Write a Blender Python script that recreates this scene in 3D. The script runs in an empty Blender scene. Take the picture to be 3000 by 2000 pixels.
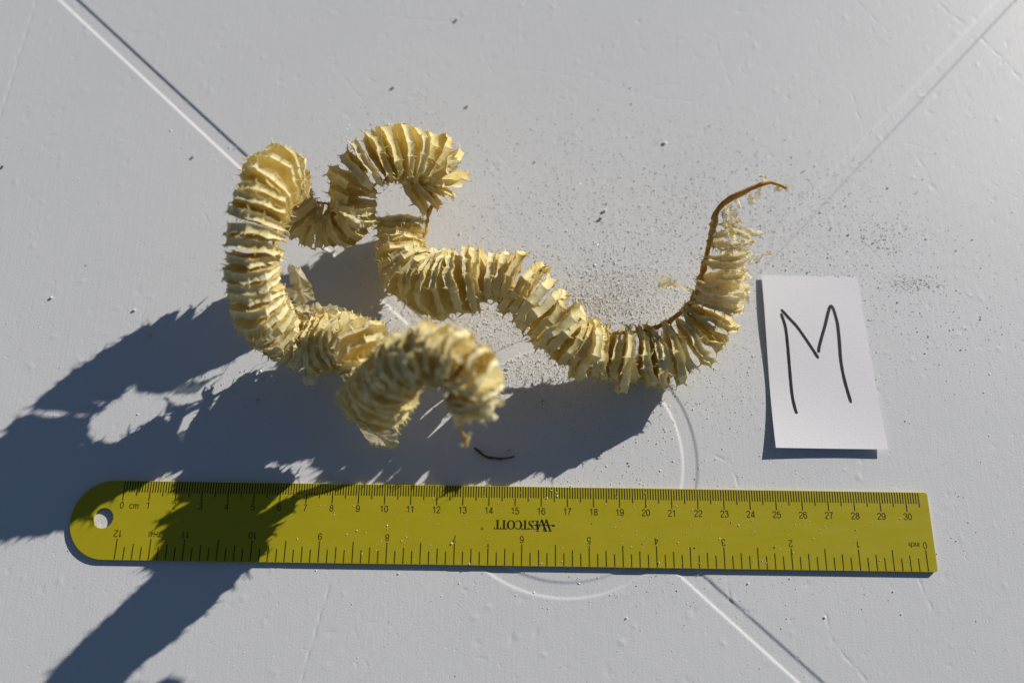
import bpy, math, random
import numpy as np
from mathutils import Vector, noise, Matrix

CM = 0.01                       # everything below is written in centimetres; meshes are in metres
scene = bpy.context.scene
COL = scene.collection

# ---------------------------------------------------------------- camera
cam_data = bpy.data.cameras.new("camera")
cam = bpy.data.objects.new("camera", cam_data)
COL.objects.link(cam)
cam.matrix_world = Matrix((
    (0.99988757, -0.01495792, -0.00105319, 14.7557 * CM),
    (0.01389262, 0.95052638, -0.31033304, -4.5712 * CM),
    (0.00564302, 0.31028352, 0.95062732, 32.1283 * CM),
    (0, 0, 0, 1)))
cam_data.sensor_width = 36.0
cam_data.lens = 36.0 * 2421.0 / 3000.0
cam_data.clip_start = 0.01
cam_data.clip_end = 50.0
cam_data.dof.use_dof = True
cam_data.dof.focus_distance = 0.32
cam_data.dof.aperture_fstop = 4.1
scene.camera = cam

# ---------------------------------------------------------------- daylight
SUN_EL, SUN_AZ = math.radians(22.6), math.radians(40.8)     # azimuth from +X towards +Y
world = bpy.data.worlds.new("World")
scene.world = world
world.use_nodes = True
wn = world.node_tree
bg = wn.nodes["Background"]
sky = wn.nodes.new("ShaderNodeTexSky")
sky.sky_type = 'NISHITA'
sky.sun_disc = False
sky.altitude = 1800.0
sky.dust_density = 0.6
sky.sun_elevation = SUN_EL
sky.sun_rotation = math.radians(90.0) - SUN_AZ
wn.links.new(sky.outputs[0], bg.inputs[0])
bg.inputs[1].default_value = 0.05
sun_data = bpy.data.lights.new("sun", 'SUN')
sun_data.energy = 5.0
sun_data.angle = math.radians(0.53)
sun_data.color = (1.0, 0.95, 0.87)
sun = bpy.data.objects.new("sun", sun_data)
COL.objects.link(sun)
sv = Vector((math.cos(SUN_EL) * math.cos(SUN_AZ), math.cos(SUN_EL) * math.sin(SUN_AZ), math.sin(SUN_EL)))
sun.rotation_euler = sv.to_track_quat('Z', 'Y').to_euler()
sun.location = sv * 2.0
scene.view_settings.view_transform = 'Standard'
scene.view_settings.look = 'None'
scene.view_settings.exposure = 0.0
scene.view_settings.gamma = 1.0
scene.view_settings.use_curve_mapping = False
scene.cycles.max_bounces = 10
scene.cycles.diffuse_bounces = 5
scene.cycles.transmission_bounces = 8
scene.cycles.transparent_max_bounces = 12

# ---------------------------------------------------------------- measured layout (cm; table top z = 0, x along the ruler)
STRAND = [  # capsule centre (cm), cord position (cm), capsule radius
    ((13.30,1.60,6.20), (13.13,1.40,6.00), 0.66),
    ((13.52,1.93,6.80), (12.99,1.98,6.30), 0.80),
    ((13.57,2.34,7.30), (12.91,2.47,6.60), 0.88),
    ((13.23,2.76,7.60), (12.63,2.61,6.70), 0.90),
    ((12.49,3.06,7.40), (12.19,2.75,6.50), 0.91),
    ((11.67,3.06,6.80), (11.77,2.83,5.90), 0.94),
    ((10.98,2.93,5.90), (11.39,2.99,5.10), 1.00),
    ((10.48,2.66,4.80), (10.98,3.27,4.30), 1.12),
    ((10.04,2.56,3.70), (10.54,3.65,3.40), 1.15),
    ((9.64,3.25,3.00), (10.11,4.15,2.80), 1.13),
    ((9.52,4.13,3.40), (9.66,4.82,2.80), 1.08),
    ((9.08,4.83,3.00), (8.98,5.32,2.30), 1.05),
    ((8.00,5.17,1.90), (7.81,5.76,1.20), 1.10),
    ((6.93,5.16,1.60), (6.98,6.00,1.00), 1.10),
    ((6.03,5.34,2.10), (6.32,6.23,1.60), 1.06),
    ((5.59,5.67,3.50), (5.91,6.36,2.70), 1.00),
    ((5.44,6.46,4.40), (5.90,6.96,3.50), 0.97),
    ((5.47,7.35,5.10), (5.98,7.71,4.10), 0.95),
    ((5.61,8.26,5.50), (6.06,8.67,4.40), 0.97),
    ((5.83,9.19,5.70), (6.23,9.51,4.50), 0.99),
    ((6.02,10.09,5.60), (6.44,9.76,4.30), 1.00),
    ((6.10,10.73,4.90), (6.50,10.16,3.60), 1.02),
    ((6.04,10.77,3.60), (6.46,10.60,2.90), 0.98),
    ((6.46,10.01,2.60), (6.64,10.73,2.70), 0.95),
    ((7.16,10.02,2.10), (7.21,10.71,2.60), 0.93),
    ((7.93,10.06,2.20), (7.80,10.67,2.70), 0.93),
    ((8.46,10.34,2.70), (8.22,10.80,2.90), 0.90),
    ((8.48,10.82,3.40), (8.84,11.10,2.90), 0.92),
    ((8.72,11.36,3.80), (9.29,11.29,3.10), 1.00),
    ((9.47,11.93,4.00), (9.80,11.49,3.20), 1.05),
    ((10.41,12.41,3.70), (10.44,11.67,2.90), 1.05),
    ((11.36,12.55,3.00), (11.03,11.82,2.30), 1.06),
    ((11.95,12.05,2.40), (11.41,11.53,2.00), 1.06),
    ((11.32,11.46,1.95), (11.49,11.24,1.80), 1.00),
    ((10.33,11.15,1.75), (11.30,10.90,1.50), 1.05),
    ((10.19,10.34,1.40), (11.17,10.30,1.10), 1.05),
    ((10.21,9.39,1.35), (10.95,9.51,0.90), 1.08),
    ((10.55,8.42,1.60), (10.91,8.78,1.00), 1.15),
    ((11.51,7.58,2.20), (11.45,8.13,1.20), 1.30),
    ((12.65,7.32,2.70), (12.61,7.95,1.70), 1.32),
    ((13.79,7.61,2.90), (13.83,7.85,1.90), 0.98),
    ((14.99,7.22,2.90), (15.07,7.39,1.90), 1.20),
    ((15.99,6.25,2.70), (16.10,6.62,1.70), 1.18),
    ((17.01,5.30,2.20), (17.29,5.87,1.30), 1.12),
    ((18.22,4.85,1.75), (18.46,5.89,1.30), 1.12),
    ((19.42,4.77,1.50), (19.59,6.00,1.20), 1.12),
    ((20.63,4.91,1.40), (20.61,6.24,1.30), 1.12),
    ((21.73,5.43,1.50), (21.37,6.69,1.50), 1.10),
    ((22.51,6.24,1.80), (21.82,7.09,1.90), 1.05),
    ((22.81,7.05,2.30), (22.03,7.63,2.40), 0.96),
    ((22.85,7.76,3.00), (22.09,8.10,3.00), 0.80),
    ((22.78,8.35,3.60), (22.15,8.56,3.60), 0.64),
    ((22.73,8.87,4.00), (22.21,9.00,4.00), 0.46),
    ((22.69,9.28,4.30), (22.29,9.48,4.30), 0.28)]
STEM = [(13.34,0.46,5.60), (13.30,0.68,5.70), (13.22,0.94,5.85), (13.17,1.19,6.00)]
TAIL = [(22.38,9.79,4.40), (22.84,10.10,4.70), (23.50,10.34,5.00), (24.18,10.48,5.20), (24.73,10.27,5.20)]
SHREDS = [  # start, end (cm), width
    ((22.60,9.76,4.40), (22.84,9.28,4.00), 0.28),
    ((22.69,9.93,4.50), (23.16,9.65,4.00), 0.22),
    ((23.04,10.21,4.60), (23.29,9.95,4.20), 0.16),
    ((23.40,10.32,4.80), (23.71,10.09,4.50), 0.12),
    ((23.92,10.49,5.00), (23.88,10.26,4.60), 0.20),
    ((23.88,10.26,4.60), (23.63,10.01,4.30), 0.13),
    ((24.05,10.48,5.10), (23.96,10.74,5.20), 0.16),
    ((23.96,10.74,5.20), (23.75,10.77,5.20), 0.08),
    ((24.41,10.39,5.20), (24.54,10.23,5.00), 0.18),
    ((24.64,10.27,5.20), (24.83,10.34,5.20), 0.12),
    ((22.01,7.43,1.90), (21.19,7.93,1.40), 0.24),
    ((21.24,7.91,1.40), (20.68,8.17,1.20), 0.36),
    ((23.29,8.90,3.30), (23.91,8.63,2.90), 0.07),
    ((23.91,8.63,2.90), (23.94,8.26,2.70), 0.14),
    ((23.25,8.49,3.00), (24.02,7.88,2.30), 0.20),
    ((23.25,9.17,3.50), (23.65,9.54,3.50), 0.05),
    ((13.36,0.75,5.70), (13.50,0.89,5.90), 0.10),
    ((12.94,1.21,6.00), (13.53,1.29,6.10), 0.30),
    ((13.33,0.46,5.60), (13.49,0.76,5.80), 0.07),
    ((13.27,0.65,5.70), (13.19,0.52,5.50), 0.08),
    ((13.06,1.40,6.20), (13.45,1.34,6.10), 0.35),
    ((8.46,6.08,2.50), (7.12,6.27,2.50), 0.36),
    ((8.57,6.00,2.60), (8.69,5.40,2.30), 0.42),
    ((6.05,5.46,4.30), (6.10,4.51,4.00), 0.16),
    ((6.10,4.51,4.00), (6.24,4.64,4.10), 0.07),
    ((7.23,6.13,2.60), (6.63,6.26,2.90), 0.24),
    ((7.88,10.54,3.90), (8.34,9.68,3.80), 0.24),
    ((8.34,9.68,3.80), (8.95,9.43,3.60), 0.20),
    ((7.93,10.15,3.60), (8.73,9.61,3.60), 0.18),
    ((8.84,9.61,3.60), (8.99,9.40,3.20), 0.12),
    ((10.67,2.59,1.40), (10.33,1.91,1.00), 0.20),
    ((10.32,1.76,0.90), (9.87,1.41,0.50), 0.40),
    ((9.94,1.95,1.20), (10.28,1.35,0.40), 0.30),
    ((10.87,3.21,2.00), (11.08,2.77,1.40), 0.12),
    ((6.72,4.10,1.00), (7.02,3.87,0.60), 0.50),
    ((7.06,5.05,1.40), (6.89,3.99,0.80), 0.35),
    ((12.32,12.03,3.90), (12.29,11.69,3.50), 0.50)]
FLAPS = [[(9.03,1.95,1.90), (9.69,1.84,1.70), (10.52,1.78,1.50), (10.53,1.40,0.90), (9.98,1.24,0.60), (9.43,1.41,0.90)], [(10.28,2.62,1.60), (10.93,2.89,1.60), (11.12,2.68,1.40), (10.74,2.00,1.00), (10.34,1.98,1.10)], [(6.14,7.96,2.90), (6.67,7.82,3.00), (7.07,7.26,2.70), (7.09,7.09,2.50), (6.25,7.16,2.70)], [(6.02,7.07,2.60), (6.69,7.13,2.80), (7.11,7.09,2.60), (7.12,6.74,2.20), (6.46,6.52,2.30)]]
TWIG = [(13.39,1.52,0.06), (13.65,1.28,0.06), (13.94,1.15,0.06), (14.33,1.10,0.06), (14.67,1.12,0.06), (14.96,1.20,0.06)]
PAPER = [(25.21,8.97,0.10), (29.22,8.94,0.03), (29.55,1.65,0.20), (25.14,1.64,0.23)]
STROKES = [[(25.87,7.27), (26.00,6.68), (26.03,5.92), (26.03,4.95), (26.03,3.90), (26.08,3.33), (26.14,3.04)], [(25.89,7.44), (26.14,7.12), (26.49,6.69), (26.85,6.09), (27.25,5.36)], [(27.27,5.61), (27.35,5.94), (27.63,6.71), (27.98,7.64), (28.16,7.05), (28.18,6.28), (28.15,5.31), (28.21,4.46), (28.36,3.52)]]
SPOKES = [(-6.32,22.50,3.11,13.81), (21.70,-3.24,25.79,-6.88), (38.01,23.33,29.40,14.13), (12.69,-3.38,9.30,-6.87)]
CRACKS = [(-7.83,22.47,-8.23,16.06), (8.20,-3.34,7.80,-5.14), (7.80,-5.14,7.36,-7.07), (34.55,23.26,35.99,21.64), (36.40,21.17,37.43,19.77), (37.43,19.77,38.03,18.68), (22.75,1.40,23.43,1.07), (23.43,1.07,23.65,0.08), (22.88,-2.74,23.07,-4.09), (23.07,-4.09,23.77,-4.56), (26.50,-4.41,26.71,-5.47), (26.71,-5.47,27.80,-6.79), (30.16,-3.14,30.50,-4.29), (9.43,16.64,9.33,14.38)]
SCRATCHES = [(30.89,23.11,32.18,21.36), (31.27,22.29,31.60,20.75), (30.07,18.04,30.28,16.68), (27.08,18.92,28.78,17.33), (26.65,16.99,26.74,15.79), (31.85,15.70,32.94,15.20), (32.63,14.79,33.02,13.72), (35.18,13.86,36.95,12.65), (24.96,19.51,25.28,18.89), (25.28,18.89,25.75,18.88), (24.07,20.69,24.64,18.25), (24.31,14.36,23.96,12.99), (22.36,17.52,23.53,17.41), (27.82,22.22,28.22,21.78), (23.56,21.20,24.47,20.70), (-2.33,13.22,-1.82,12.84), (0.81,19.98,1.35,19.95), (4.01,18.74,4.00,18.19), (4.40,17.51,4.45,16.37), (6.51,15.81,5.76,14.11), (1.36,11.63,1.82,10.95), (-5.98,16.19,-5.67,15.90), (-6.17,15.11,-5.12,15.35), (5.86,19.64,6.73,18.79), (3.64,15.13,3.51,14.54), (15.10,19.06,16.76,18.81), (16.76,18.81,19.74,18.32), (21.06,18.27,22.40,18.43), (20.90,17.65,22.36,17.52), (8.77,22.61,8.30,21.37), (8.57,21.99,9.57,21.76), (9.57,21.76,11.82,21.60), (6.82,18.63,7.88,17.27), (8.99,20.01,9.89,19.43), (14.51,20.51,14.77,19.33), (13.22,19.85,13.71,18.84), (17.16,18.04,17.28,17.20), (14.06,14.58,14.61,13.87), (16.42,11.74,16.92,11.19), (18.92,17.38,19.71,17.32), (-4.27,6.48,-4.03,6.20), (-4.68,5.68,-4.81,5.42), (-5.55,6.97,-5.10,6.78), (-2.76,5.82,-2.65,5.68), (-0.28,7.46,-0.57,6.48), (9.62,-4.99,10.54,-5.12), (8.75,-6.12,9.03,-6.42), (13.66,-6.20,14.45,-6.19), (13.66,-6.20,13.69,-6.50), (9.16,-5.22,9.53,-6.01), (9.53,-6.01,9.73,-6.60), (16.19,-4.46,16.22,-4.72), (16.22,-4.72,16.57,-4.86)]
SAND = [  # centre (cm), spread (cm), grains
    (18.89,8.08,1.60,0.83,2200),
    (18.31,7.39,0.80,0.35,700),
    (19.81,10.27,5.07,2.36,4200),
    (14.10,5.76,2.40,1.53,3400),
    (16.19,4.49,2.13,0.83,900),
    (26.47,11.67,3.33,2.08,950),
    (31.66,8.75,0.60,0.22,130),
    (30.63,10.77,0.73,0.47,120),
    (31.09,7.67,2.93,2.08,450),
    (14.67,14.64,6.00,2.08,900),
    (16.87,3.37,2.67,1.11,800),
    (9.43,14.04,1.60,2.78,300),
    (3.93,3.31,0.93,0.83,120),
    (16.86,0.51,3.33,0.83,250),
    (20.67,-3.27,4.67,0.83,160),
    (22.40,4.59,2.67,1.67,500),
    (14.79,5.92,20.00,13.89,900),
    (22.04,-1.63,6.67,0.83,200),
    (10.99,-1.53,3.33,0.83,70),
    (12.36,7.67,1.60,0.83,800)]
CRUMBS = [(-4.33,7.51,0.09), (-0.81,7.02,0.09), (2.78,2.93,0.11), (4.71,3.31,0.12), (-0.00,5.92,0.09), (11.95,21.64,0.10), (12.62,17.00,0.09), (21.45,15.27,0.10), (18.71,11.90,0.11), (18.50,11.49,0.10), (9.23,17.93,0.10), (0.62,14.19,0.08), (-7.60,13.58,0.09)]

RING = (16.93, 1.09, 4.89, 0.28)        # centre, mean radius, half width of the round channel
RT = 0.14                               # height of the ruler's upper face
RW = 2.942                              # ruler width

# ---------------------------------------------------------------- helpers
class MB:
    """collects vertices and faces in cm, builds one mesh object in metres"""
    def __init__(s): s.v = []; s.f = []; s.m = []
    def add(s, vs, fs, mi=0):
        o = len(s.v)
        s.v.extend(tuple(v) for v in vs)
        s.f.extend(tuple(i + o for i in f) for f in fs)
        s.m.extend([mi] * len(fs))
    def grid(s, rows, closed=False, mi=0):
        n = len(rows[0]); fs = []
        for i in range(len(rows) - 1):
            for j in range(n if closed else n - 1):
                k = (j + 1) % n
                fs.append((i * n + j, i * n + k, (i + 1) * n + k, (i + 1) * n + j))
        s.add([p for r in rows for p in r], fs, mi)
    def mesh(s, name, mats, smooth=False, org=(0, 0, 0)):
        me = bpy.data.meshes.new(name)
        me.from_pydata([((x - org[0]) * CM, (y - org[1]) * CM, (z - org[2]) * CM) for x, y, z in s.v], [], s.f)
        for m in (mats if isinstance(mats, (list, tuple)) else [mats]): me.materials.append(m)
        if any(s.m): me.polygons.foreach_set("material_index", s.m)
        if smooth: me.polygons.foreach_set("use_smooth", [True] * len(me.polygons))
        me.update()
        return me
    def build(s, name, mats, parent=None, smooth=False, org=(0, 0, 0)):
        return link(name, s.mesh(name, mats, smooth, org), parent, org)

def link(name, data, parent=None, org=(0, 0, 0)):
    o = bpy.data.objects.new(name, data)
    COL.objects.link(o)
    o.location = Vector(org) * CM
    if parent is not None:
        o.parent = parent
        o.location = Vector(org) * CM - parent.location if parent.parent is None else Vector((0, 0, 0))
    return o

def tag(o, label=None, cat=None, group=None, kind=None):
    if label: o["label"] = label
    if cat: o["category"] = cat
    if group: o["group"] = group
    if kind: o["kind"] = kind
    return o

def catmull(P, t):
    n = len(P); i = min(int(t), n - 2); f = t - i
    p0, p1, p2, p3 = P[max(i - 1, 0)], P[i], P[i + 1], P[min(i + 2, n - 1)]
    return 0.5 * ((2 * p1) + (p2 - p0) * f + (2 * p0 - 5 * p1 + 4 * p2 - p3) * f * f + (3 * p1 - p0 - 3 * p2 + p3) * f ** 3)

def frame(t, hint=Vector((0, 0, 1))):
    t = t.normalized()
    a = hint - t * hint.dot(t)
    if a.length < 1e-3: a = Vector((1, 0, 0)) - t * t.x
    a.normalize()
    return t, a, t.cross(a)

def tube(mb, pts, rad, n=8, jit=0.0, flat=1.0, seed=0, mi=0):
    rows = []
    for i, p in enumerate(pts):
        t = pts[min(i + 1, len(pts) - 1)] - pts[max(i - 1, 0)]
        t, a, b = frame(t)
        r = rad[i] if isinstance(rad, (list, tuple)) else rad
        rows.append([p + (a * math.cos(w) * flat + b * math.sin(w)) * r * (1 + jit * noise.noise(p * 6 + Vector((w, seed, 0)))) for w in [2 * math.pi * k / n for k in range(n)]])
    mb.grid(rows, True, mi)
    o = len(mb.v) - n
    mb.f.append(tuple(range(o, o + n))); mb.m.append(mi)
    o = len(mb.v) - n * len(pts)
    mb.f.append(tuple(range(o + n - 1, o - 1, -1))); mb.m.append(mi)

# ---------------------------------------------------------------- materials
def new_mat(name):
    m = bpy.data.materials.new(name); m.use_nodes = True
    nt = m.node_tree; nt.nodes.clear()
    out = nt.nodes.new("ShaderNodeOutputMaterial")
    return m, nt, out
def N(nt, t, **kw):
    n = nt.nodes.new(t)
    for k, v in kw.items():
        if isinstance(k, str) and hasattr(n, k): setattr(n, k, v)
    return n
def setin(n, **kw):
    for k, v in kw.items(): n.inputs[k.replace("_", " ")].default_value = v
def coords(nt, scale=(100, 100, 100), rot=(0, 0, 0)):
    tc = nt.nodes.new("ShaderNodeTexCoord"); mp = nt.nodes.new("ShaderNodeMapping")
    mp.vector_type = 'POINT'
    mp.inputs["Scale"].default_value = scale; mp.inputs["Rotation"].default_value = rot
    nt.links.new(tc.outputs["Object"], mp.inputs["Vector"])
    return mp.outputs[0]
def noise_tex(nt, vec, scale, detail=4, rough=0.55):
    n = nt.nodes.new("ShaderNodeTexNoise")
    n.inputs["Scale"].default_value = scale; n.inputs["Detail"].default_value = detail; n.inputs["Roughness"].default_value = rough
    nt.links.new(vec, n.inputs["Vector"]); return n
def ramp(nt, fac, stops):
    r = nt.nodes.new("ShaderNodeValToRGB")
    el = r.color_ramp.elements
    while len(el) > 1: el.remove(el[-1])
    el[0].position = stops[0][0]; el[0].color = (*stops[0][1], 1)
    for p, c in stops[1:]:
        e = el.new(p); e.color = (*c, 1)
    nt.links.new(fac, r.inputs[0]); return r
def math_n(nt, op, a, b=None):
    n = nt.nodes.new("ShaderNodeMath"); n.operation = op
    for i, x in enumerate((a, b)):
        if x is None: continue
        if isinstance(x, (int, float)): n.inputs[i].default_value = x
        else: nt.links.new(x, n.inputs[i])
    return n.outputs[0]
def bump(nt, h, strength, dist, prev=None):
    b = nt.nodes.new("ShaderNodeBump")
    b.inputs["Strength"].default_value = strength; b.inputs["Distance"].default_value = dist
    nt.links.new(h, b.inputs["Height"])
    if prev is not None: nt.links.new(prev, b.inputs["Normal"])
    return b.outputs[0]
def mix_rgb(nt, fac, a, b):
    m = nt.nodes.new("ShaderNodeMix"); m.data_type = 'RGBA'
    for i, x in ((0, fac), (6, a), (7, b)):
        if isinstance(x, (int, float)): m.inputs[i].default_value = x
        elif isinstance(x, tuple): m.inputs[i].default_value = (*x, 1)
        else: nt.links.new(x, m.inputs[i])
    return m.outputs[2]

def table_material():
    m, nt, out = new_mat("painted_table")
    p = nt.nodes.new("ShaderNodeBsdfPrincipled")
    v = coords(nt)
    # brush strokes: two directions, blended across the table
    s1 = noise_tex(nt, coords(nt, (100 * 9, 100 * 0.45, 100), (0, 0, math.radians(35))), 1.0, 5, 0.6)
    s2 = noise_tex(nt, coords(nt, (100 * 6, 100 * 0.7, 100), (0, 0, math.radians(8))), 1.0, 5, 0.68)
    sep = nt.nodes.new("ShaderNodeSeparateXYZ"); nt.links.new(v, sep.inputs[0])
    mr = nt.nodes.new("ShaderNodeMapRange"); mr.inputs[1].default_value = 2; mr.inputs[2].default_value = 10
    nt.links.new(sep.outputs[0], mr.inputs[0])
    mm = nt.nodes.new("ShaderNodeMix"); mm.data_type = 'FLOAT'
    nt.links.new(mr.outputs[0], mm.inputs[0]); nt.links.new(s1.outputs[0], mm.inputs[2]); nt.links.new(s2.outputs[0], mm.inputs[3])
    n1 = bump(nt, mm.outputs[0], 0.6, 0.0001)
    peel = noise_tex(nt, v, 13.0, 3, 0.5)
    n2 = bump(nt, peel.outputs[0], 0.55, 0.00011, n1)
    lump = noise_tex(nt, v, 1.3, 4, 0.6)
    n3 = bump(nt, lump.outputs[0], 0.3, 0.00018, n2)
    # sparse nicks and blisters in the paint
    vo = nt.nodes.new("ShaderNodeTexVoronoi"); vo.inputs["Scale"].default_value = 1.7
    wv = noise_tex(nt, v, 5.0, 3)
    va = nt.nodes.new("ShaderNodeVectorMath"); va.operation = 'MULTIPLY_ADD'
    nt.links.new(wv.outputs[1], va.inputs[0]); va.inputs[1].default_value = (0.35, 0.35, 0); nt.links.new(v, va.inputs[2])
    nt.links.new(va.outputs[0], vo.inputs["Vector"])
    nick = ramp(nt, vo.outputs["Distance"], [(0.0, (0, 0, 0)), (0.05, (0, 0, 0)), (0.12, (1, 1, 1))])
    n4 = bump(nt, nick.outputs[0], 0.25, 0.0002, n3)
    nt.links.new(n4, p.inputs["Normal"])
    big = noise_tex(nt, v, 0.12, 5, 0.6)
    c = mix_rgb(nt, big.outputs[0], (0.635, 0.64, 0.66), (0.72, 0.72, 0.73))
    st = noise_tex(nt, v, 0.9, 6, 0.7)
    stain = ramp(nt, st.outputs[0], [(0.0, (0, 0, 0)), (0.70, (0, 0, 0)), (0.80, (1, 1, 1))])
    sf = math_n(nt, 'MULTIPLY', stain.outputs[0], 0.25)
    c = mix_rgb(nt, sf, c, (0.56, 0.49, 0.38))
    nt.links.new(c, p.inputs["Base Color"])
    setin(p, Roughness=0.5)
    p.inputs["Specular IOR Level"].default_value = 0.35
    nt.links.new(p.outputs[0], out.inputs[0])
    return m

def membrane_material(name, c_lo, c_mid, c_hi, transl=0.42, transp=0.0, rough=0.5):
    m, nt, out = new_mat(name)
    v = coords(nt)
    oi = nt.nodes.new("ShaderNodeObjectInfo")
    vm = nt.nodes.new("ShaderNodeVectorMath"); vm.operation = 'ADD'
    nt.links.new(v, vm.inputs[0]); nt.links.new(oi.outputs["Location"], vm.inputs[1])
    n = noise_tex(nt, vm.outputs[0], 2.2, 6, 0.62)
    f = math_n(nt, 'ADD', n.outputs[0], math_n(nt, 'MULTIPLY', math_n(nt, 'SUBTRACT', oi.outputs["Random"], 0.5), 0.14))
    r = ramp(nt, f, [(0.20, tuple(x * .62 for x in c_lo)), (0.31, c_lo), (0.45, c_mid), (0.66, c_hi)])
    fine = noise_tex(nt, vm.outputs[0], 14.0, 4, 0.6)
    fib = noise_tex(nt, vm.outputs[0], 5.0, 5, 0.65)
    nb = bump(nt, fib.outputs[0], 0.5, 0.0005)
    nb = bump(nt, fine.outputs[0], 0.4, 0.0002, nb)
    p = nt.nodes.new("ShaderNodeBsdfPrincipled")
    nt.links.new(r.outputs[0], p.inputs["Base Color"]); nt.links.new(nb, p.inputs["Normal"])
    p.inputs["Roughness"].default_value = rough; p.inputs["Specular IOR Level"].default_value = 0.14
    t = nt.nodes.new("ShaderNodeBsdfTranslucent")
    tcol = mix_rgb(nt, 0.3, r.outputs[0], c_lo)
    nt.links.new(tcol, t.inputs[0]); nt.links.new(nb, t.inputs["Normal"])
    mx = nt.nodes.new("ShaderNodeMixShader")
    mx.inputs[0].default_value = transl
    nt.links.new(p.outputs[0], mx.inputs[1]); nt.links.new(t.outputs[0], mx.inputs[2])
    last = mx.outputs[0]
    if transp:
        tr = nt.nodes.new("ShaderNodeBsdfTransparent"); m2 = nt.nodes.new("ShaderNodeMixShader")
        m2.inputs[0].default_value = transp
        nt.links.new(last, m2.inputs[1]); nt.links.new(tr.outputs[0], m2.inputs[2]); last = m2.outputs[0]
    nt.links.new(last, out.inputs[0])
    return m

def plain(name, col, rough=0.5, spec=0.4, var=0.0, vscale=3.0, bmp=0.0, bscale=20.0, metal=0.0):
    m, nt, out = new_mat(name)
    p = nt.nodes.new("ShaderNodeBsdfPrincipled")
    setin(p, Roughness=rough, Metallic=metal); p.inputs["Specular IOR Level"].default_value = spec
    v = coords(nt)
    n = noise_tex(nt, v, vscale, 5, 0.6)
    lo = tuple(c * (1 - var) for c in col); hi = tuple(min(1, c * (1 + var)) for c in col)
    nt.links.new(mix_rgb(nt, n.outputs[0], lo, hi), p.inputs["Base Color"])
    if name == 'ruler_enamel':          # handling smudges and faint rubbed streaks
        sm = noise_tex(nt, coords(nt, (40, 260, 100), (0, 0, 0.12)), 1.0, 6, 0.7)
        rr = ramp(nt, sm.outputs[0], [(0.3, (0.30,) * 3), (0.7, (0.62,) * 3)])
        nt.links.new(rr.outputs[0], p.inputs['Roughness'])
    if bmp:
        b = noise_tex(nt, v, bscale, 4, 0.6)
        nt.links.new(bump(nt, b.outputs[0], bmp, 0.0002), p.inputs["Normal"])
    nt.links.new(p.outputs[0], out.inputs[0])
    return m

M_TABLE = table_material()
M_WALL = membrane_material("capsule_membrane", (0.66, 0.47, 0.13), (0.88, 0.755, 0.335), (0.95, 0.88, 0.52), 0.45, 0.0, 0.65)
M_RIM = membrane_material("capsule_rim", (0.77, 0.585, 0.19), (0.93, 0.84, 0.445), (0.97, 0.93, 0.65), 0.38, 0.0, 0.65)
M_THIN = membrane_material("thin_membrane", (0.78, 0.64, 0.32), (0.89, 0.80, 0.50), (0.95, 0.90, 0.70), 0.48, 0.15, 0.6)
M_CORD = membrane_material("cord_fibre", (0.50, 0.24, 0.03), (0.74, 0.42, 0.07), (0.84, 0.58, 0.17), 0.35, 0.0, 0.35)
M_RULER = plain("ruler_enamel", (0.42, 0.355, 0.012), 0.45, 0.28, 0.07, 1.1, 0.12, 30)
M_INK = plain("ruler_ink", (0.012, 0.011, 0.008), 0.45, 0.3, 0.2)
M_PAPER = plain("paper", (0.835, 0.815, 0.845), 0.85, 0.1, 0.015, 8, 0.35, 12)
M_MARK = plain("marker_ink", (0.012, 0.010, 0.014), 0.5, 0.3, 0.3)
M_TWIG = plain("twig_bark", (0.17, 0.075, 0.045), 0.6, 0.3, 0.4, 6)
M_SAND = [plain("sand_pale", (0.84, 0.80, 0.72), 0.6, 0.4, 0.15), plain("sand_tan", (0.52, 0.40, 0.28), 0.6, 0.4, 0.3),
          plain("sand_dark", (0.07, 0.06, 0.055), 0.5, 0.4, 0.4), plain("sand_clear", (0.90, 0.89, 0.86), 0.2, 0.6, 0.1)]

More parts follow.
